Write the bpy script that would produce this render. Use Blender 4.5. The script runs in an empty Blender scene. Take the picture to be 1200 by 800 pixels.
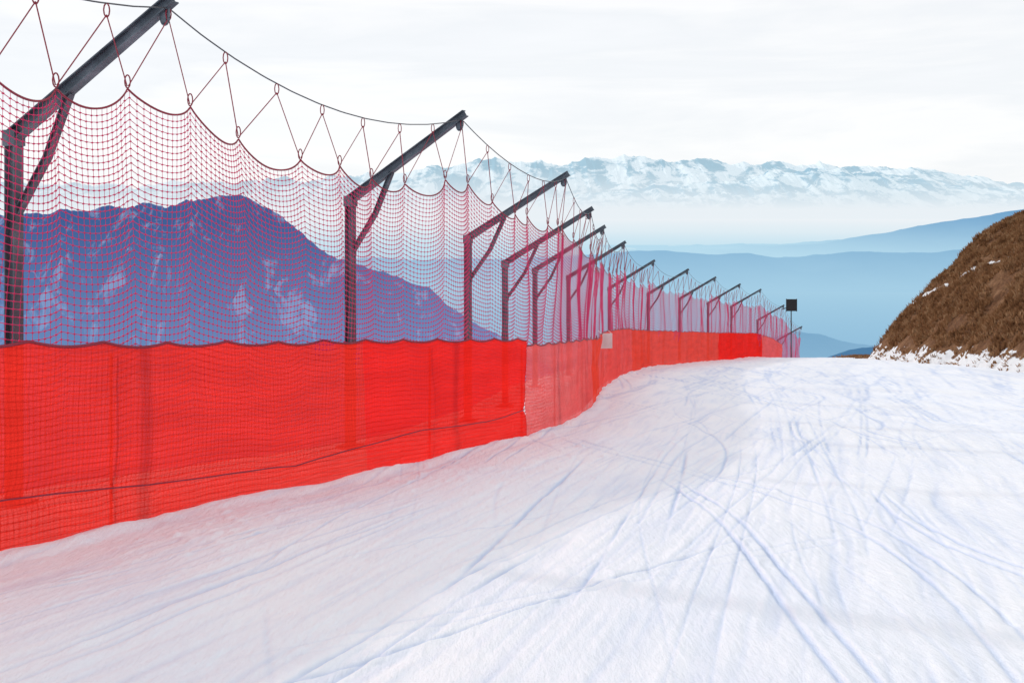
import bpy, math, numpy as np
from mathutils import Vector
scene = bpy.context.scene
scene.view_settings.view_transform = 'Standard'
scene.view_settings.look = 'None'
scene.view_settings.exposure = 0
rng = np.random.default_rng(7)

# ------------------------------------------------------------------ helpers
T = rng.random((256, 256))
def vn(x, y, seed=0):
    x = np.asarray(x, float) + seed * 17.31; y = np.asarray(y, float) + seed * 9.73
    xi = np.floor(x).astype(int); yi = np.floor(y).astype(int)
    fx = x - xi; fy = y - yi
    fx = fx * fx * (3 - 2 * fx); fy = fy * fy * (3 - 2 * fy)
    a = T[xi & 255, yi & 255]; b = T[(xi + 1) & 255, yi & 255]
    c = T[xi & 255, (yi + 1) & 255]; d = T[(xi + 1) & 255, (yi + 1) & 255]
    return (a * (1 - fx) + b * fx) * (1 - fy) + (c * (1 - fx) + d * fx) * fy
def fbm(x, y, seed=0, octv=4):
    s = 0; a = 1; n = 0
    for i in range(octv):
        s = s + a * (vn(x * 2 ** i, y * 2 ** i, seed + i) - .5) * 2; n += a; a *= .5
    return s / n
def ridged(x, y, seed=0, octv=5, g=.5):
    s = 0; a = 1; n = 0
    for i in range(octv):
        v = 1 - np.abs(vn(x * 2 ** i, y * 2 ** i, seed + i) * 2 - 1)
        s = s + a * v; n += a; a *= g
    return s / n

def make_mesh(name, verts, faces, mat=None, smooth=True, uv=None, parent=None, attr=None):
    verts = np.asarray(verts, np.float32).reshape(-1, 3)
    faces = np.asarray(faces, np.int32)
    k = faces.shape[1]
    me = bpy.data.meshes.new(name)
    me.vertices.add(len(verts)); me.vertices.foreach_set("co", verts.ravel())
    me.loops.add(faces.size); me.loops.foreach_set("vertex_index", faces.ravel())
    me.polygons.add(len(faces))
    me.polygons.foreach_set("loop_start", np.arange(0, faces.size, k, dtype=np.int32))
    me.polygons.foreach_set("use_smooth", np.full(len(faces), smooth))
    me.update(calc_edges=True)
    if uv is not None:
        l = me.uv_layers.new(name="UVMap")
        l.data.foreach_set("uv", np.asarray(uv, np.float32)[faces.ravel()].ravel())
    if attr is not None:
        at = me.attributes.new(attr[0], 'FLOAT', 'POINT'); at.data.foreach_set("value", np.asarray(attr[1], np.float32).ravel())
    ob = bpy.data.objects.new(name, me)
    scene.collection.objects.link(ob)
    if mat: me.materials.append(mat)
    if parent: ob.parent = parent
    return ob
def grid_faces(nr, nc):
    i = np.arange(nr * nc).reshape(nr, nc)
    return np.stack([i[:-1, :-1], i[:-1, 1:], i[1:, 1:], i[1:, :-1]], -1).reshape(-1, 4)

def new_mat(name):
    m = bpy.data.materials.new(name); m.use_nodes = True
    nt = m.node_tree; nt.nodes.clear()
    return m, nt
def N(nt, t, **kw):
    n = nt.nodes.new(t)
    for k, v in kw.items(): setattr(n, k, v)
    return n
def L(nt, a, b): nt.links.new(a, b)
def noise(nt, vec, scale, detail=4, rough=.55, dist=0):
    n = N(nt, 'ShaderNodeTexNoise'); n.inputs['Scale'].default_value = scale
    n.inputs['Detail'].default_value = detail; n.inputs['Roughness'].default_value = rough
    n.inputs['Distortion'].default_value = dist
    if vec: L(nt, vec, n.inputs['Vector'])
    return n.outputs['Fac']
def mapping(nt, vec, scale=(1, 1, 1), rot=(0, 0, 0)):
    m = N(nt, 'ShaderNodeMapping'); m.inputs['Scale'].default_value = scale
    m.inputs['Rotation'].default_value = rot; L(nt, vec, m.inputs['Vector'])
    return m.outputs['Vector']
def ramp(nt, fac, stops):
    r = N(nt, 'ShaderNodeValToRGB'); e = r.color_ramp.elements
    while len(e) < len(stops): e.new(.5)
    for el, (p, c) in zip(e, stops):
        el.position = p; el.color = (c[0], c[1], c[2], 1) if hasattr(c, '__len__') else (c, c, c, 1)
    L(nt, fac, r.inputs[0]); return r.outputs[0]
def maprange(nt, v, a, b, c=0, d=1):
    m = N(nt, 'ShaderNodeMapRange')
    for i, x in zip((1, 2, 3, 4), (a, b, c, d)): m.inputs[i].default_value = x
    L(nt, v, m.inputs[0]); return m.outputs[0]
def math_n(nt, op, a, b=None):
    m = N(nt, 'ShaderNodeMath', operation=op)
    for i, x in enumerate((a, b)):
        if x is None: continue
        if isinstance(x, (int, float)): m.inputs[i].default_value = x
        else: L(nt, x, m.inputs[i])
    return m.outputs[0]
def mixc(nt, f, a, b):
    m = N(nt, 'ShaderNodeMix', data_type='RGBA')
    for s, x in ((m.inputs[0], f), (m.inputs[6], a), (m.inputs[7], b)):
        if isinstance(x, (int, float)): s.default_value = x
        elif isinstance(x, tuple): s.default_value = (x[0], x[1], x[2], 1)
        else: L(nt, x, s)
    return m.outputs[2]
def mixs(nt, f, a, b):
    m = N(nt, 'ShaderNodeMixShader')
    if isinstance(f, (int, float)): m.inputs[0].default_value = f
    else: L(nt, f, m.inputs[0])
    L(nt, a, m.inputs[1]); L(nt, b, m.inputs[2]); return m.outputs[0]
def out(nt, s): L(nt, s, N(nt, 'ShaderNodeOutputMaterial').inputs[0])
def bump(nt, h, strength, dist):
    b = N(nt, 'ShaderNodeBump'); b.inputs['Strength'].default_value = strength
    b.inputs['Distance'].default_value = dist; L(nt, h, b.inputs['Height']); return b.outputs[0]

# ------------------------------------------------------------------ world, sun
SUN_EL = math.radians(20); SUN_AZ = math.radians(-58)
w = bpy.data.worlds.new("World"); scene.world = w; w.use_nodes = True
nt = w.node_tree; nt.nodes.clear()
sky = N(nt, 'ShaderNodeTexSky', sky_type='NISHITA'); sky.sun_disc = False
sky.sun_elevation = SUN_EL; sky.sun_rotation = SUN_AZ % (2 * math.pi); sky.altitude = 2300
tc = N(nt, 'ShaderNodeTexCoord').outputs['Generated']
n1 = noise(nt, mapping(nt, tc, (1.2, 1.2, 9), (0.05, 0.03, 0)), 1.6, 6, .55, .4)
cl = ramp(nt, n1, [(.3, (.95, .96, .98)), (.47, (.88, .90, .925)), (.56, (.96, .962, .968)), (.72, (.92, .93, .948))])
mul = N(nt, 'ShaderNodeVectorMath', operation='SCALE'); L(nt, cl, mul.inputs[0]); mul.inputs['Scale'].default_value = 10.8
mx = mixc(nt, .93, sky.outputs[0], mul.outputs[0])
bg = N(nt, 'ShaderNodeBackground'); bg.inputs[1].default_value = .1; L(nt, mx, bg.inputs[0])
L(nt, bg.outputs[0], N(nt, 'ShaderNodeOutputWorld').inputs[0])

sd = bpy.data.lights.new("sun", 'SUN'); sd.energy = 2.0; sd.angle = math.radians(3.0); sd.color = (1, .95, .88)
so = bpy.data.objects.new("sun", sd); scene.collection.objects.link(so)
sdir = Vector((math.sin(SUN_AZ) * math.cos(SUN_EL), math.cos(SUN_AZ) * math.cos(SUN_EL), math.sin(SUN_EL)))
so.rotation_euler = sdir.to_track_quat('Z', 'Y').to_euler(); so.location = (-40, 30, 60)

# ------------------------------------------------------------------ camera
cd = bpy.data.cameras.new("camera"); cam = bpy.data.objects.new("camera", cd); scene.collection.objects.link(cam)
cam.location = (0, 0, 0); cam.rotation_euler = (math.radians(90), 0, 0)
cd.lens = 36; cd.sensor_width = 36; cd.shift_y = -.1417; cd.clip_start = .1; cd.clip_end = 400000
scene.camera = cam

# ------------------------------------------------------------------ fence line and terrain functions
FP = np.array([(-8.9, -2), (-7.6, 2), (-6.1, 6.0), (-4.78, 9.6), (-4.05, 11.9), (-2.37, 15.4), (-.87, 18.3), (.35, 21), (1.3, 24), (2.2, 28.3),
               (3.15, 35.5), (4.75, 43.5), (7.4, 54), (10.4, 60.5), (13.5, 68), (17.1, 77), (20.4, 84), (25.2, 95), (30, 106)], float)
def gsm(a, sig):
    k = np.arange(-int(3 * sig), int(3 * sig) + 1); g = np.exp(-.5 * (k / sig) ** 2); g /= g.sum()
    return np.convolve(np.pad(a, len(k) // 2, mode='reflect', reflect_type='odd'), g, mode='valid')
dd = np.arange(-2, 106.01, .1)
fx_s = gsm(np.interp(dd, FP[:, 1], FP[:, 0]), 9)
def Xf(D):
    D = np.asarray(D, float)
    v = np.interp(D, dd, fx_s)
    return v + np.where(D > 106, (D - 106) * .44, 0) + np.where(D < -2, (D + 2) * .33, 0)
BZ = np.array([(-80, 9), (0, -1.98), (10, -3.46), (20, -4.84), (28, -5.9), (36, -6.95), (44, -7.96), (54, -9.1), (61, -10.02), (68, -10.98),
               (77, -12.2), (84, -13.15), (90, -14.4), (95, -15.75), (106, -19.1), (120, -25), (200, -75), (900, -560)])
bd = np.arange(-80, 900, .5); bz = gsm(np.interp(bd, BZ[:, 0], BZ[:, 1]), 5)
def base(X, D):
    X = np.asarray(X, float); D = np.asarray(D, float)
    z = np.interp(D, bd, bz)
    l = Xf(D) - X
    z = z - .8 * (np.sqrt(np.maximum(l - 3.4, 0) ** 2 + .5) - .707) * (l > 3.4)
    g = np.exp(-((D - 42) / 13) ** 2)
    z = z + .3 * g * np.exp(-(np.maximum(-l, 0) / 3.0) ** 2) * (l < 3.4)
    return z

# ski tracks: shallow grooves in the snow
tracks = []
for i in range(480):
    fam = rng.random()
    if fam < .60:
        m = rng.uniform(.14, .46); x0 = rng.uniform(-9, 18) - m * 6
        a = rng.uniform(.02, .55); lam = rng.uniform(3, 9)
    elif fam < .88:
        m = rng.uniform(-.25, .2); x0 = rng.uniform(-1, 18)
        a = rng.uniform(.3, 1.5); lam = rng.uniform(2.5, 6)
    else:
        m = rng.uniform(.6, 1.5); x0 = rng.uniform(-14, 8); a = rng.uniform(0, .4); lam = rng.uniform(3, 8)
    d0 = rng.uniform(2, 50); ln = rng.uniform(3, 22)
    deep = rng.random() ** 2.0
    tracks.append((m, x0, a, lam, rng.uniform(0, 6.28), d0, d0 + ln, rng.uniform(.012, .026) + max(0, d0 - 12) * .0009, .004 + .016 * deep, rng.uniform(.10, .35), rng.random() < .5))
def micro(X, D):
    g = np.zeros_like(X)
    z = .055 * fbm(X * .35, D * .25, 3, 3) + .028 * fbm(X * 1.3, D * .9, 5, 3)
    u = X - .28 * D + .25 * np.sin(D * .22) + .3 * fbm(X * .2, D * .15, 9, 2)
    near = np.clip(1.15 - D / 45, .15, 1)
    s1 = fbm(u * 7, D * .35, 11, 3); s2 = fbm(u * 15, D * .7, 15, 2)
    z += .010 * s1 + .007 * s2 * near
    z += .010 * fbm(X * 6, D * 5, 21, 3) * np.clip(1.1 - D / 40, 0, 1)
    cl_ = np.clip(vn(X * 7, D * 5, 25) * vn(X * .8, D * .5, 27) - .5, 0, 1)
    z += .08 * cl_ * near
    patch = vn(X * .25, D * .18, 29)
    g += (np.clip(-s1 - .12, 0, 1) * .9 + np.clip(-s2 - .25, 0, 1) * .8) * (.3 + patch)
    for (m, x0, a, lam, ph, d0, d1, wd, dp, gap, two) in tracks:
        ok = (D > d0) & (D < d1)
        if not ok.any(): continue
        Ds = D[ok]; Xs = X[ok]
        c = x0 + m * Ds + a * np.sin(Ds / lam + ph)
        sl = np.sqrt(1 + (m + a / lam * np.cos(Ds / lam + ph)) ** 2)
        fade = np.clip(np.minimum(Ds - d0, d1 - Ds) / 1.5, 0, 1) * (.25 + 1.3 * vn(Ds * .8, Ds * 0, int(x0 * 3) % 50))
        for off in ((0, gap) if two else (0,)):
            q = (Xs - c - off) / sl
            e = np.exp(-(q / wd) ** 2)
            z[ok] += fade * dp * (-e + .45 * np.exp(-((q - 2.2 * wd) / (wd)) ** 2))
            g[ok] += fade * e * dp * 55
    l = X - Xf(D)
    z += (.03 + .07 * vn(D * 1.6, X * .8, 31)) * np.exp(-((l - .10) / .22) ** 2)
    return z, g

# ------------------------------------------------------------------ snow piste
def spaced(a, b, f):
    o = [a]
    while o[-1] < b: o.append(o[-1] + f(o[-1]))
    return np.array(o)
pos = spaced(0, 240, lambda x: .02 if x < 5 else (.04 if x < 11 else (.1 if x < 34 else .1 + (x - 34) * .15)))
neg = -spaced(0, 320, lambda x: .02 if x < 4.5 else (.04 if x < 7 else .04 + (x - 7) * .15))
xs = np.concatenate([neg[::-1][:-1], pos])
ys = np.concatenate([spaced(-60, 4, lambda d: max(.05, .04 - d * .12 + .4) if d < 3.5 else .1)[:-1],
                     spaced(4.1, 850, lambda d: min(max(.04, .04 * (d / 10) ** 1.6), .5) if d < 112 else (d - 112) * .12 + .6)])
XX, DD = np.meshgrid(xs, ys)
mfade = np.clip((130 - DD) / 20, 0, 1)
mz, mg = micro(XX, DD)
ZZ = base(XX, DD) + mz * mfade
m_snow, nt = new_mat("snow")
tcO = N(nt, 'ShaderNodeTexCoord').outputs['Object']
v1 = mapping(nt, tcO, (1, .18, 1), (0, 0, math.radians(15)))
h1 = noise(nt, v1, 18, 5, .6); h2 = noise(nt, tcO, 28, 6, .7); h3 = noise(nt, tcO, 3, 5, .6)
hs = math_n(nt, 'ADD', math_n(nt, 'ADD', h1, math_n(nt, 'MULTIPLY', h2, .6)), math_n(nt, 'MULTIPLY', h3, .6))
col = mixc(nt, maprange(nt, noise(nt, tcO, .35, 4), .35, .65), (.82, .855, .935), (.88, .90, .945))
col = mixc(nt, maprange(nt, h1, .5, .75, 0, .35), col, (.74, .79, .90))
at = N(nt, 'ShaderNodeAttribute'); at.attribute_name = "groove_shade"
col = mixc(nt, maprange(nt, at.outputs['Fac'], 0, 1, 0, .75), col, (.48, .58, .80))  # bluish shade painted into grooves and tracks so their relief shows
p = N(nt, 'ShaderNodeBsdfPrincipled'); L(nt, col, p.inputs['Base Color']); p.inputs['Roughness'].default_value = .65
p.inputs['Specular IOR Level'].default_value = .25
L(nt, bump(nt, hs, .6, .035), p.inputs['Normal']); out(nt, p.outputs[0])
make_mesh("snow_piste", np.stack([XX, DD, ZZ], -1), grid_faces(*XX.shape), m_snow, attr=("groove_shade", mg))

# ------------------------------------------------------------------ grass hillside on the right
def Xfoot(D): return 25.2 + (D - 50) * .055 + 1.0 * (vn(D * .35, D * 0, 41) - .5) + .5 * (vn(D * 1.4, D * 0, 43) - .5)
def hill(X, D):
    o = X - Xfoot(D)
    h = np.where(o < 4, 1.22 * o, 4.88 + .90 * (o - 4))
    h = np.where(o > 9, 9.38 + 6 * (1 - np.exp(-(o - 9) / 8)), h)
    end = np.maximum(D - 76 - .1 * o, 0); h = h - .9 * end
    nse = .5 * fbm(X * .35, D * .35, 51, 4) + .25 * fbm(X * 1.6, D * 1.6, 55, 4) - .35 * np.clip(ridged(D * .22 + X * .1, X * .08, 57, 3) - .62, 0, 1) * 4
    return np.interp(D, bd, bz) + np.where(o > 0, h + nse * np.clip(o / 2, 0, 1), o * 1.0), o
hx = np.concatenate([np.arange(23, 42, .14), np.arange(42, 90, 1.0)]); hd = np.concatenate([np.arange(16, 44, 1.), np.arange(44, 100, .16)])
HX, HD = np.meshgrid(hx, hd); HZ, HO = hill(HX, HD)
m_hill, nt = new_mat("dry_grass_slope")
tcO = N(nt, 'ShaderNodeTexCoord').outputs['Object']
a = noise(nt, mapping(nt, tcO, (1, 1, .5)), 1.1, 6, .7); b = noise(nt, tcO, 6, 5, .7)
c1 = ramp(nt, a, [(.3, (.09, .042, .022)), (.45, (.20, .098, .05)), (.58, (.30, .16, .085)), (.75, (.40, .25, .15))])
c2 = mixc(nt, maprange(nt, b, .38, .62), (.07, .036, .024), c1)
c2 = mixc(nt, .55, c1, c2)
uvn = N(nt, 'ShaderNodeUVMap'); sep = N(nt, 'ShaderNodeSeparateXYZ'); L(nt, uvn.outputs[0], sep.inputs[0])
sn = math_n(nt, 'ADD', sep.outputs[0], math_n(nt, 'MULTIPLY', math_n(nt, 'SUBTRACT', noise(nt, mapping(nt, tcO, (1, 1, 1)), 1.2, 4, .6), .5), 2.6))
fs = maprange(nt, sn, .68, .60)
# thin drift of snow lying along a gully that climbs across the slope
gul = math_n(nt, 'SUBTRACT', sep.outputs[0], math_n(nt, 'ADD', math_n(nt, 'MULTIPLY', math_n(nt, 'SUBTRACT', sep.outputs[1], 66.0), -.28), 6.3))
strip = math_n(nt, 'ADD', math_n(nt, 'ABSOLUTE', gul), math_n(nt, 'MULTIPLY', noise(nt, tcO, .9, 5, .7), 1.2))
fstr = maprange(nt, strip, .74, .66)
fs = math_n(nt, 'MAXIMUM', fs, fstr)
c3 = mixc(nt, fs, c2, (.85, .87, .91))
p = N(nt, 'ShaderNodeBsdfPrincipled'); L(nt, c3, p.inputs['Base Color']); p.inputs['Roughness'].default_value = .9
p.inputs['Specular IOR Level'].default_value = .1
L(nt, bump(nt, math_n(nt, 'ADD', a, b), .9, .25), p.inputs['Normal']); out(nt, p.outputs[0])
make_mesh("grass_hillside", np.stack([HX, HD, HZ], -1), grid_faces(*HX.shape), m_hill, uv=np.stack([HO.ravel(), HD.ravel()], -1))
nT = 46000
tx = rng.uniform(24.5, 40, nT); td = rng.uniform(44, 88, nT); tz, to = hill(tx, td)
dens = vn(tx * .9, td * .9, 61)
gl_ = np.abs(to - 6.3 + .28 * (td - 66))
keep = (to > .5 + 1.2 * vn(tx * 1.0, td * 1.0, 63)) & (dens > .22) & ~((gl_ < .22) & (dens < .7)) | ((to > .0) & (to < .7) & (rng.random(nT) < .10))
tx, td, tz, to = tx[keep], td[keep], tz[keep], to[keep]
zg = np.maximum(tz, base(tx, td)); n = len(tx)
V = []; F = []
for k in range(4):
    ang = rng.uniform(0, 6.28, n); hgt = rng.uniform(.08, .30, n) * np.where(to < .4, .6, 1); wd = rng.uniform(.03, .09, n)
    lean = rng.uniform(.02, .2, n); la = rng.uniform(0, 6.28, n); jx = rng.normal(0, .07, n); jy = rng.normal(0, .07, n)
    a0 = np.stack([tx + jx - np.cos(ang) * wd, td + jy - np.sin(ang) * wd, zg - .05], -1)
    a1 = np.stack([tx + jx + np.cos(ang) * wd, td + jy + np.sin(ang) * wd, zg - .05], -1)
    a2 = np.stack([tx + jx + np.cos(la) * lean - .08, td + jy + np.sin(la) * lean, zg + hgt], -1)
    V.append(np.stack([a0, a1, a2], 1).reshape(-1, 3))
V = np.concatenate(V); F = np.arange(len(V)).reshape(-1, 3)
m_tuft, nt = new_mat("dry_grass")
tcO = N(nt, 'ShaderNodeTexCoord').outputs['Object']
c = ramp(nt, noise(nt, tcO, 1.4, 5, .75), [(.3, (.10, .045, .022)), (.5, (.28, .145, .07)), (.7, (.48, .32, .19))])
d = N(nt, 'ShaderNodeBsdfDiffuse'); L(nt, c, d.inputs[0]); t_ = N(nt, 'ShaderNodeBsdfTranslucent'); L(nt, c, t_.inputs[0])
out(nt, mixs(nt, .3, d.outputs[0], t_.outputs[0]))
make_mesh("dry_grass_tufts", V, F, m_tuft, smooth=False)

# ------------------------------------------------------------------ distant land
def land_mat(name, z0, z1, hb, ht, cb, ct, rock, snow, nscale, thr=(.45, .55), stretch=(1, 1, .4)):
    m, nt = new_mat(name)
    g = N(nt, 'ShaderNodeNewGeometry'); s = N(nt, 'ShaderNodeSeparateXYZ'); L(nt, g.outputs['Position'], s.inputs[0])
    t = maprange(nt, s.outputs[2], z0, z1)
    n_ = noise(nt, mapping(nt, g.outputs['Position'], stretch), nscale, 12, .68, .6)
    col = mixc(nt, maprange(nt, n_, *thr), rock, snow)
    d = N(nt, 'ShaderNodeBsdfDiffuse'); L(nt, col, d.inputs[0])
    e = N(nt, 'ShaderNodeEmission'); L(nt, mixc(nt, t, cb, ct), e.inputs[0])  # aerial haze painted on as a glow, graded by height
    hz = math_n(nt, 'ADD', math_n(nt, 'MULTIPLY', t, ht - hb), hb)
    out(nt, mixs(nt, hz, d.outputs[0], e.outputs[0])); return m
def ridge(name, crest, D, depth, zb, jag, spur, fr, nx, ny, mat, seed, yvar=0, g=.5, sfr=1.1):
    crest = np.array(crest, float)
    x = np.linspace(crest[0, 0], crest[-1, 0], nx)
    cz = np.interp(x, crest[:, 0], crest[:, 1]) + jag * (ridged(x * fr, x * 0, seed, 6, g) - .55) * 2
    t = np.linspace(-1, 1, ny)[:, None]
    X = np.broadcast_to(x, (ny, nx)); at = np.abs(t)
    Y = D + t * depth + yvar * fbm(x * fr * .5, x * 0, seed + 3) * (1 - at)
    Z = zb + (cz - zb) * (1 - at ** .85) + spur * (ridged(X * fr * sfr, Y * fr * sfr * .45, seed + 7, 6, .6) - .55) * 4 * at * (1 - at)
    make_mesh(name, np.stack([X, Y + 0 * X, Z], -1), grid_faces(ny, nx), mat)

def P(D, pts):  # crest as slopes (x/D, z/D) in 1/1200ths
    return [((a) * D / 1200, (b) * D / 1200) for a, b in pts]

m_val, nt = new_mat("hazy_valley")
g = N(nt, 'ShaderNodeNewGeometry'); ln = N(nt, 'ShaderNodeVectorMath', operation='LENGTH'); L(nt, g.outputs['Position'], ln.inputs[0])
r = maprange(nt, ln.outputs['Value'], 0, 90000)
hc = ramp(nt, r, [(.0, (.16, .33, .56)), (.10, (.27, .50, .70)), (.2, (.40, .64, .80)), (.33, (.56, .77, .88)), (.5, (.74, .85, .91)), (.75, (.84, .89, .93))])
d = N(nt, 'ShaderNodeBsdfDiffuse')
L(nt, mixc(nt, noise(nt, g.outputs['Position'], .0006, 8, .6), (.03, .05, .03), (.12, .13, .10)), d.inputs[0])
e = N(nt, 'ShaderNodeEmission'); L(nt, hc, e.inputs[0])  # airlight over the valley painted as emission, paler with distance
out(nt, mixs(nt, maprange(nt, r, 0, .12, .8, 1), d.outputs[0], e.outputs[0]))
gx = np.linspace(-160000, 160000, 65); GX, GY = np.meshgrid(gx, gx)
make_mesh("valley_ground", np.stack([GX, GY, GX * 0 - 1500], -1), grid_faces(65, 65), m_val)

D = 62000
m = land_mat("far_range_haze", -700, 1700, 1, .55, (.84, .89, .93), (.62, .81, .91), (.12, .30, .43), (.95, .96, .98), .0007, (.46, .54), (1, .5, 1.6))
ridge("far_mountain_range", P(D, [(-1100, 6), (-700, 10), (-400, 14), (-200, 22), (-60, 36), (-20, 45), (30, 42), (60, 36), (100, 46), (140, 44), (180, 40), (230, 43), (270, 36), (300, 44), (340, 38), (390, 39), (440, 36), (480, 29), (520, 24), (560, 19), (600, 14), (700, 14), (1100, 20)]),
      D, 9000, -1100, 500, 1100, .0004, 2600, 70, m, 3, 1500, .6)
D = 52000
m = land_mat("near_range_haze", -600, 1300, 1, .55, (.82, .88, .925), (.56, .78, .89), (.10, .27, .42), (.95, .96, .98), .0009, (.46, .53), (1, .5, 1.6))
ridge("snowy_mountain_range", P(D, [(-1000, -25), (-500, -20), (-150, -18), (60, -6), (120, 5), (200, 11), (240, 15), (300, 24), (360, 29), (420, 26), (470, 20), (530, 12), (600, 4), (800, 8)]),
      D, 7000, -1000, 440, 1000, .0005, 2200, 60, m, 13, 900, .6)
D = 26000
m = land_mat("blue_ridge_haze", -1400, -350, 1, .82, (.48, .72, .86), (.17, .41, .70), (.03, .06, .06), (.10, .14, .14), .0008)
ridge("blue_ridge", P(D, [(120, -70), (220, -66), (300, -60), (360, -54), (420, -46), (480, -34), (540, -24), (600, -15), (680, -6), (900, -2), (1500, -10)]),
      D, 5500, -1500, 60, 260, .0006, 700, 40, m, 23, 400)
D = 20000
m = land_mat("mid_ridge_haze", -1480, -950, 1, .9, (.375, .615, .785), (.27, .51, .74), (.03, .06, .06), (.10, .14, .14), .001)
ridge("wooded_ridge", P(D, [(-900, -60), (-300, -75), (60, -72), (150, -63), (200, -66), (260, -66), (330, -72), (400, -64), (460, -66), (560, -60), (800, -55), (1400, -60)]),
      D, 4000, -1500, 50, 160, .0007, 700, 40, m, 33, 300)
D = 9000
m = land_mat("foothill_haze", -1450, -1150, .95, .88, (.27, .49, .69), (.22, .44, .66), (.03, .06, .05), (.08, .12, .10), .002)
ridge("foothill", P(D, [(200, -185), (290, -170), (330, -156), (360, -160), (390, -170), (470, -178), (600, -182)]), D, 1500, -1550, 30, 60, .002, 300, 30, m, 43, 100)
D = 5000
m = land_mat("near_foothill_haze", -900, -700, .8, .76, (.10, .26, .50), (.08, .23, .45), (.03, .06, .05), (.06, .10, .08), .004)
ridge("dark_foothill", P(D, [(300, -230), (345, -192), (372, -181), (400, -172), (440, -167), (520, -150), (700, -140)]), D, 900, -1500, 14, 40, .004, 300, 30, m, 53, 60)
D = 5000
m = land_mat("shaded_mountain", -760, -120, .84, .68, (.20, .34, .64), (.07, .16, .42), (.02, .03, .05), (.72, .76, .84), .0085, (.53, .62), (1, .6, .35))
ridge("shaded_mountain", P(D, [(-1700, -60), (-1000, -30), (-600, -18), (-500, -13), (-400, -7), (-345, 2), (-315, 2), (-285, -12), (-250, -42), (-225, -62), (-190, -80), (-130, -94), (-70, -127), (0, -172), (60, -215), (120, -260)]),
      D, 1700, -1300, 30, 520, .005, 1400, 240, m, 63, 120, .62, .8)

# ------------------------------------------------------------------ fence
fence = bpy.data.objects.new("safety_net_fence", None); scene.collection.objects.link(fence)
barrier = bpy.data.objects.new("red_barrier_fence", None); scene.collection.objects.link(barrier)
fd = np.arange(-2, 106.01, .02); fX = Xf(fd)
fS = np.concatenate([[0], np.cumsum(np.hypot(np.diff(fX), np.diff(fd)))])
def at_s(s):
    D = np.interp(s, fS, fd); return Xf(D), D
def dir_s(s):
    x0, d0 = at_s(s - .3); x1, d1 = at_s(s + .3)
    dx, dy = x1 - x0, d1 - d0; l = np.hypot(dx, dy) + 1e-9; return dx / l, dy / l
def s_of_D(D): return float(np.interp(D, fd, fS))
tipD = [-1.5, 5.3, 11.9, 18.3, 24.0, 28.3, 35.5, 43.5, 54, 60.5, 68, 77, 84, 95, 105.8]
tipH = [5.9, 5.9, 5.9, 5.96, 5.75, 5.4, 5.5, 5.55, 5.5, 5.5, 5.5, 5.5, 5.5, 5.6, 5.6]
tipS = np.array([s_of_D(d) for d in tipD])
hangS = []; hangH = []; attS = []; attH = []; cabS = []; cabH = []
for i in range(len(tipS) - 1):
    s0, s1 = tipS[i], tipS[i + 1]; span = s1 - s0; n = max(4, int(round(span / 1.05)))
    sag = min(.55, .075 * span)
    ch = lambda t: tipH[i] * (1 - t) + tipH[i + 1] * t - sag * 4 * t * (1 - t)
    for k in range(n):
        t = k / n; attS.append(s0 + t * span); attH.append(ch(t))
        t = (k + .5 + rng.uniform(-.14, .14)) / n; hangS.append(s0 + t * span); hangH.append(ch(t) - .82 + rng.uniform(-.06, .04) - .12 * (abs(t - .5) * 2))
    for k in range(12):
        t = k / 12; cabS.append(s0 + t * span); cabH.append(ch(t))
attS.append(tipS[-1]); attH.append(tipH[-1]); cabS.append(tipS[-1]); cabH.append(tipH[-1])
hangS, hangH, attS, attH = map(np.array, (hangS, hangH, attS, attH))
def gz(s):
    x, d = at_s(s); return base(x, d)
gS = np.linspace(tipS[0], tipS[-1], 1500); gZ = gsm(gz(gS), 15)
def gzs(s): return np.interp(s, gS, gZ)

def net_point(s, v):
    """s along fence, v 0..1 from ground to the top rope"""
    i = np.clip(np.searchsorted(hangS, s) - 1, 0, len(hangS) - 2)
    f = np.clip((s - hangS[i]) / (hangS[i + 1] - hangS[i]), 0, 1)
    mean = hangH[i] * (1 - f) + hangH[i + 1] * f
    gap = hangS[i + 1] - hangS[i]
    scal = -.24 * np.minimum(gap / 1.1, 1.3) * (4 * f * (1 - f)) ** .8
    z = .05 + v * (mean - .05) + scal * (.46 * np.minimum(v * 3, 1) * v ** .3 + .54 * v ** 4) + .035 * np.sin(s * 1.7 + 2 * v) * v + .03 * fbm(s * 1.3, v * 3, 75, 2)
    x, d = at_s(s); tx, ty = dir_s(s)
    off = -.12 + (.08 * np.sin(s * 2.1 + 1.3 * v) * v + .20 * np.sin(np.pi * v) * fbm(s * .35, v * 1.5, 71, 2) + .09 * (4 * f * (1 - f)) * v)
    nx, ny = ty, -tx
    return np.stack([x + nx * off, d + ny * off, gzs(s) + z], -1)

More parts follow.
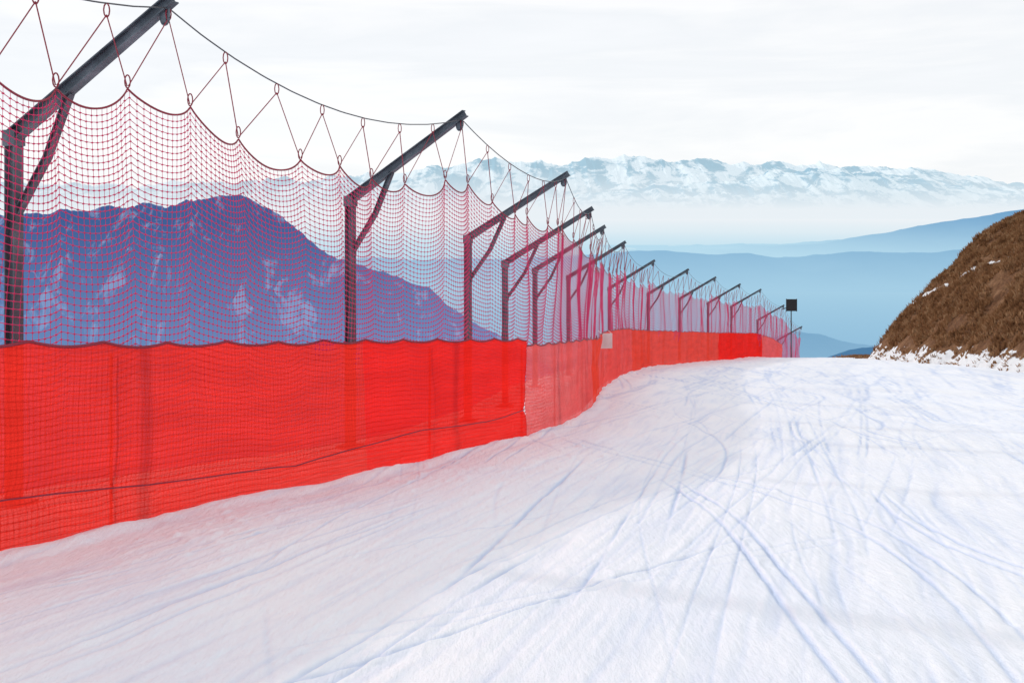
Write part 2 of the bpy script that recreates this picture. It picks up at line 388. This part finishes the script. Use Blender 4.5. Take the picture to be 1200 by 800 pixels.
def tubes(P, r, vertical):
    nl, npt, _ = P.shape
    if vertical: offs = np.array([[1, 0, 0], [-.5, .87, 0], [-.5, -.87, 0]])
    else: offs = np.array([[0, 0, 1], [.8, -.35, -.5], [-.8, .35, -.5]])
    V = P[:, :, None, :] + r * offs[None, None]
    idx = np.arange(nl * npt * 3).reshape(nl, npt, 3)
    fs = []
    for k in range(3):
        k2 = (k + 1) % 3
        fs.append(np.stack([idx[:, :-1, k], idx[:, :-1, k2], idx[:, 1:, k2], idx[:, 1:, k]], -1).reshape(-1, 4))
    return V.reshape(-1, 3), np.concatenate(fs)
def simple(name, col, rough=.6):
    m, nt = new_mat(name)
    g = N(nt, 'ShaderNodeTexCoord').outputs['Object']
    c = mixc(nt, noise(nt, g, 3, 4), tuple(x * .75 for x in col), tuple(min(1, x * 1.25) for x in col))
    p = N(nt, 'ShaderNodeBsdfPrincipled'); L(nt, c, p.inputs['Base Color']); p.inputs['Roughness'].default_value = rough
    out(nt, p.outputs[0]); return m
m_net = simple("net_cord", (.58, .014, .11), .8); m_edge = simple("net_edge_rope", (.26, .012, .035)); m_cable = simple("steel_cable", (.06, .06, .07), .4)
m_cord = simple("suspension_cord", (.26, .02, .04)); m_black = simple("black_plastic", (.015, .015, .018), .5)

allV = []; allF = []; off = 0
def push(v, f):
    global off
    allV.append(v); allF.append(f + off); off += len(v)
sA, sM, sB, sC = hangS[0], s_of_D(22), s_of_D(40), hangS[-1]
for (a, b, ds, nv, r) in ((sA, sM, .076, 60, .0038), (sM, sB, .076, 60, .0056), (sB, sC, .15, 34, .0118)):
    s = np.arange(a, b + ds * .5, ds); v = np.linspace(0, 1, nv)
    S, Vv = np.meshgrid(s, v, indexing='ij')
    Pn = net_point(S, Vv)
    push(*tubes(Pn, r * .75, True)); push(*tubes(Pn.transpose(1, 0, 2), r * 1.2, False))
make_mesh("net", np.concatenate(allV), np.concatenate(allF), m_net, smooth=False, parent=fence)
s = np.arange(sA, s_of_D(30), .076); v = np.linspace(0, 1, 60)
S, Vv = np.meshgrid(s, v[1:-1], indexing='ij'); Pn = net_point(S, Vv).reshape(-1, 3)
O = np.array([[.019, 0, 0], [-.019, 0, 0], [0, .019, 0], [0, -.019, 0], [0, 0, .012], [0, 0, -.012]])
Fk = np.array([[0, 2, 4], [2, 1, 4], [1, 3, 4], [3, 0, 4], [2, 0, 5], [1, 2, 5], [3, 1, 5], [0, 3, 5]])
Vk = (Pn[:, None] + O[None]).reshape(-1, 3); Fk = (Fk[None] + (np.arange(len(Pn)) * 6)[:, None, None]).reshape(-1, 3)
make_mesh("net_knots", Vk, Fk, m_net, smooth=False, parent=fence)
s = np.arange(sA, sC, .05); V, F = tubes(net_point(s, np.ones_like(s))[None], .015, False)
make_mesh("net_top_rope", V, F, m_edge, parent=fence)
s = np.linspace(tipS[0], tipS[-1], 900); ch = np.interp(s, cabS, cabH)
x, d = at_s(s); V, F = tubes(np.stack([x, d, gzs(s) + ch], -1)[None], .011, False)
make_mesh("support_cable", V, F, m_cable, parent=fence)
allV = []; allF = []; off = 0
hp = net_point(hangS, np.ones_like(hangS)); x, d = at_s(attS); ap = np.stack([x, d, gzs(attS) + attH], -1)
def seg(p, q, r):
    p = np.asarray(p, float); q = np.asarray(q, float); t = q - p; t /= np.linalg.norm(t)
    a = np.cross(t, [0, 0, 1.])
    if np.linalg.norm(a) < 1e-3: a = np.array([1., 0, 0])
    a /= np.linalg.norm(a); b = np.cross(t, a)
    o = np.array([math.cos(k) * a + math.sin(k) * b for k in (0, 1.571, 3.1416, 4.712)]) * r
    v = np.concatenate([p + o, q + o]); f = np.array([[k, (k + 1) % 4, 4 + (k + 1) % 4, 4 + k] for k in range(4)])
    return v, f
for i, h in enumerate(hp):
    j = np.searchsorted(attS, hangS[i])
    for q in (ap[j - 1], ap[min(j, len(ap) - 1)]):
        e = (q - h) / np.linalg.norm(q - h); push(*seg(h + e * .02, q - np.array([0, 0, .12]), .0075 if h[1] < 40 else .011))
make_mesh("suspension_cords", np.concatenate(allV), np.concatenate(allF), m_cord, parent=fence)
allV = []; allF = []; off = 0
for c, dz in [(p, .07) for p in hp] + [(p, -.07) for p in ap]:
    if c[1] > 45: continue
    for k in range(10):
        a0, a1 = k * .628, (k + 1) * .628
        f = lambda a: c + np.array([.024 * math.cos(a), .02 * math.cos(a), dz + .075 * math.sin(a)])
        push(*seg(f(a0), f(a1), .008))
make_mesh("rings", np.concatenate(allV), np.concatenate(allF), m_edge, parent=fence)

# steel posts -----------------------------------------------------------------
m_steel, nt = new_mat("weathered_steel")
g = N(nt, 'ShaderNodeTexCoord').outputs['Object']
c = ramp(nt, noise(nt, g, 2.5, 7, .7), [(.3, (.045, .055, .07)), (.5, (.085, .105, .13)), (.66, (.15, .17, .20)), (.8, (.15, .10, .08))])
p = N(nt, 'ShaderNodeBsdfPrincipled'); L(nt, c, p.inputs['Base Color']); p.inputs['Metallic'].default_value = .2; p.inputs['Roughness'].default_value = .55
L(nt, bump(nt, noise(nt, g, 25, 4), .2, .01), p.inputs['Normal']); out(nt, p.outputs[0])
def hbeam(p, q, side, w=.14, h=.14, t=.016, we=None, he=None):
    p = np.array(p, float); q = np.array(q, float); d = (q - p) / np.linalg.norm(q - p)
    a = np.array(side, float); a -= d * a.dot(d); a /= np.linalg.norm(a); b = np.cross(d, a)
    def prof(w, h):
        W, H, k = w / 2, h / 2, t / 2
        return [(-W, -H), (W, -H), (W, -H + t), (k, -H + t), (k, H - t), (W, H - t), (W, H), (-W, H), (-W, H - t), (-k, H - t), (-k, -H + t), (-W, -H + t)]
    v = [p + a * u + b * s for u, s in prof(w, h)] + [q + a * u + b * s for u, s in prof(we or w, he or h)]
    quads = [[k, (k + 1) % 12, 12 + (k + 1) % 12, 12 + k] for k in range(12)]
    for o in (0, 12):
        quads += [[o + 0, o + 1, o + 2, o + 11], [o + 11, o + 2, o + 3, o + 10], [o + 10, o + 3, o + 4, o + 9], [o + 9, o + 4, o + 5, o + 8], [o + 8, o + 5, o + 6, o + 7]]
    return np.array(v), np.array(quads)
def box(c, ex, ey, ez):
    c = np.array(c, float); ex, ey, ez = map(lambda e: np.array(e, float), (ex, ey, ez))
    v = [c + i * ex + j * ey + k * ez for i in (-1, 1) for j in (-1, 1) for k in (-1, 1)]
    return np.array(v), np.array([[0, 1, 3, 2], [4, 6, 7, 5], [0, 4, 5, 1], [2, 3, 7, 6], [0, 2, 6, 4], [1, 5, 7, 3]])
W = 2.4
for i in range(len(tipD)):
    x, d = at_s(tipS[i]); tx, ty = dir_s(np.clip(tipS[i], .5, fS[-1] - .5)); x, d, tx, ty = map(float, (x, d, tx, ty))
    n = np.array([ty, -tx, 0]); tt = np.array([tx, ty, 0])
    tip = np.array([x, d, float(gzs(tipS[i])) + tipH[i] + .07])
    foot = np.array([x, d, 0]) - n * W; foot[2] = float(base(foot[0], foot[1])) - .4
    elbow = np.array([foot[0], foot[1], tip[2] - 1.5])
    allV = []; allF = []; off = 0
    ax = (tip - elbow) / np.linalg.norm(tip - elbow)
    push(*hbeam(foot, elbow + [0, 0, .02], tt, .15, .16))
    push(*hbeam(elbow - ax * .05, tip + ax * .08, tt, .148, .17, .016, .12, .13))
    b0 = elbow - [0, 0, .95] + n * .075; b1 = elbow + ax * (.38 * np.linalg.norm(tip - elbow)) - np.array([0, 0, .07])
    mid = (b0 + b1) / 2 + (n * .06 - np.array([0, 0, .05]))
    push(*hbeam(b0, mid, tt, .085, .085, .012)); push(*hbeam(mid - (b1 - mid) * .01, b1, tt, .084, .086, .012))
    push(*box(elbow + [0, 0, -.03], tt * .085, n * .10, [0, 0, .10]))
    push(*box(b0 + n * .01, tt * .06, n * .012, [0, 0, .11]))
    push(*box(foot + [0, 0, .42], tt * .2, n * .2, [0, 0, .012]))
    push(*seg(tip - [0, 0, .02], tip - [0, 0, .16], .02))
    pc = tip - ax * .06 - [0, 0, .15]
    for k in range(12):
        a0, a1 = k * math.pi / 6, (k + 1) * math.pi / 6
        f = lambda a: pc + n * .055 * math.cos(a) + np.array([0, 0, 1]) * .075 * math.sin(a)
        push(*seg(f(a0), f(a1), .022))
    push(*box(pc, tt * .025, n * .035, [0, 0, .06]))
    make_mesh("post_%d" % (i + 1), np.concatenate(allV), np.concatenate(allF), m_steel, smooth=False, parent=fence)

# red barrier -----------------------------------------------------------------
def red_mat(name, col, alpha, line, tl=.45):
    m, nt = new_mat(name)
    uv = N(nt, 'ShaderNodeUVMap').outputs[0]
    wob = N(nt, 'ShaderNodeVectorMath', operation='ADD'); L(nt, uv, wob.inputs[0])
    nz = N(nt, 'ShaderNodeTexNoise'); nz.inputs['Scale'].default_value = 1.2; L(nt, uv, nz.inputs['Vector'])
    sc = N(nt, 'ShaderNodeVectorMath', operation='SCALE'); L(nt, nz.outputs['Color'], sc.inputs[0]); sc.inputs['Scale'].default_value = .12
    L(nt, sc.outputs[0], wob.inputs[1])
    s = N(nt, 'ShaderNodeSeparateXYZ'); L(nt, wob.outputs[0], s.inputs[0])
    def lines(v, per, wd):
        fr = math_n(nt, 'FRACT', math_n(nt, 'DIVIDE', v, per))
        return math_n(nt, 'LESS_THAN', math_n(nt, 'ABSOLUTE', math_n(nt, 'SUBTRACT', fr, .5)), wd)
    gl = math_n(nt, 'MAXIMUM', lines(s.outputs[0], .05, .11), lines(s.outputs[1], .05, .13))
    wv = noise(nt, mapping(nt, uv, (.5, 3, 1)), 1.2, 5, .6)
    c = mixc(nt, maprange(nt, wv, .35, .65), tuple(x * .84 for x in col), col)
    c = mixc(nt, math_n(nt, 'MULTIPLY', gl, line), c, tuple(x * .55 for x in col))
    d = N(nt, 'ShaderNodeBsdfDiffuse'); L(nt, c, d.inputs[0]); t = N(nt, 'ShaderNodeBsdfTranslucent'); L(nt, c, t.inputs[0])
    sh = mixs(nt, tl, d.outputs[0], t.outputs[0])
    tr = N(nt, 'ShaderNodeBsdfTransparent')
    al = math_n(nt, 'MAXIMUM', math_n(nt, 'MULTIPLY', gl, .97), alpha)
    out(nt, mixs(nt, al, tr.outputs[0], sh)); return m
m_r1 = red_mat("red_mesh_fabric", (.92, .036, .022), .95, .34)
m_r1b = red_mat("bright_red_mesh_fabric", (.96, .024, .016), .97, .24)
m_r2 = red_mat("coral_open_mesh", (.93, .13, .12), .80, .34)
m_r3 = red_mat("light_red_mesh", (.92, .10, .085), .86, .30)
m_r4 = red_mat("orange_red_mesh", (.92, .075, .045), .90, .30)
sections = [(-1.5, 15.6, m_r1, 2.02), (15.6, 20.9, m_r1b, 2.02), (20.9, 28.6, m_r2, 1.92), (28.6, 32.5, m_r4, 1.9), (32.5, 46, m_r3, 1.98), (46, 69, m_r4, 1.95), (69, 84.5, m_r1b, 1.95), (84.5, 94, m_r2, 1.9)]
for k, (d0, d1, mt, hh) in enumerate(sections):
    s = np.arange(s_of_D(d0), s_of_D(d1), .06 if d0 < 30 else .12); s = np.append(s, s_of_D(d1)); v = np.linspace(0, 1, 22)
    S, Vv = np.meshgrid(s, v, indexing='ij')
    x, d = at_s(S); tx, ty = dir_s(S)
    ph = (S / 1.05) % 1
    top = hh - .055 * 4 * ph * (1 - ph) + .04 * fbm(S * .4, S * 0, 81, 2)
    offn = .02 + .07 * fbm(S * .5, Vv * 2.5, 83, 3) + .02 * np.sin(S * 3 + 4 * Vv) * (1 - Vv) + .035 * fbm(S * 3, Vv * 3, 87, 2)
    rp = np.interp(S, [s_of_D(a) for a in (7, 9.6, 11.5, 14, 15.5, 17, 19, 21)], [.6, .56, .44, .34, .45, .55, .5, .62])
    if k < 2: offn = offn - .05 * np.exp(-((Vv * 2.1 - .1 - rp) / .07) ** 2)
    z = gzs(S) - .12 + Vv * (top + .12)
    Pb = np.stack([x + ty * offn, d - tx * offn, z], -1)
    make_mesh("mesh_panel_%d" % (k + 1), Pb, grid_faces(*S.shape), mt, uv=np.stack([S.ravel(), (Vv * 2.1).ravel()], -1), parent=barrier)
    V, F = tubes((Pb[:, -1] + [0, 0, .008])[None], .018, False)
    make_mesh("top_rope_%d" % (k + 1), V, F, m_edge, parent=barrier)
s = np.arange(s_of_D(7), s_of_D(20.7), .08)
hr = np.interp(s, [s_of_D(a) for a in (7, 9.6, 11.5, 14, 15.5, 17, 19, 21)], [.6, .56, .44, .34, .45, .55, .5, .62]) + .02 * fbm(s * 1.1, s * 0, 91, 2)
x, d = at_s(s); tx, ty = dir_s(s)
V, F = tubes(np.stack([x + ty * .09, d - tx * .09, gzs(s) + hr], -1)[None], .010, False)
make_mesh("loose_rope", V, F, m_edge, parent=barrier)
allV = []; allF = []; off = 0
for D_ in (6.4, 11.1, 17.4, 20.9, 23.2, 27, 32.4, 36, 40, 45, 50, 56, 63, 69, 76, 84):
    x, d = at_s(s_of_D(D_)); tx, ty = dir_s(s_of_D(D_)); z = float(gzs(s_of_D(D_)))
    q = np.array([float(x - ty * .07), float(d + tx * .07), z])
    push(*seg(q - [0, 0, .3], q + [0, 0, 1.9], .018))
make_mesh("stakes", np.concatenate(allV), np.concatenate(allF), m_edge, parent=barrier)

def place(D_, out_):
    x, d = at_s(s_of_D(D_)); tx, ty = dir_s(s_of_D(D_)); return np.array([float(x + ty * out_), float(d - tx * out_), float(gzs(s_of_D(D_)))])
m_white = simple("white_board", (.66, .55, .54))
q = place(34.2, .2)
fdir = np.array([1, .1, 0]) / math.hypot(1, .1); nd = np.array([.1, -1, 0]) / math.hypot(1, .1)
allV = []; allF = []; off = 0
c0 = q + [-.03, 0, 1.68]
push(*box(c0, fdir * .20, nd * .012, [0, 0, .25]))
push(*seg(c0 - fdir * .17 + [0, 0, .25], c0 - fdir * .17 + [-.1, 0.05, .34], .01)); push(*seg(c0 + fdir * .17 + [0, 0, .25], c0 + fdir * .17 + [-.1, .05, .34], .01))
make_mesh("white_sign", np.concatenate(allV), np.concatenate(allF), m_white, smooth=False)

q = np.array([25.9, 95.0, -15.7]); allV = []; allF = []; off = 0
push(*seg(q - [0, 0, .5], q + [0, 0, 6.0], .05))
push(*box(q + [0, -.12, 5.62], [.47, 0, 0], [0, .06, 0], [0, 0, .55]))
push(*box(q + [0, -.19, 5.62], [.42, 0, 0], [0, .008, 0], [0, 0, .50]))
for sx in (-.475, .475): push(*box(q + [sx, -.12, 5.62], [.02, 0, 0], [0, .09, 0], [0, 0, .58]))
push(*seg(q + [-.9, 0, 5.2], q + [0, 0, 5.5], .04))
make_mesh("black_signboard", np.concatenate(allV), np.concatenate(allF), m_black, smooth=False)
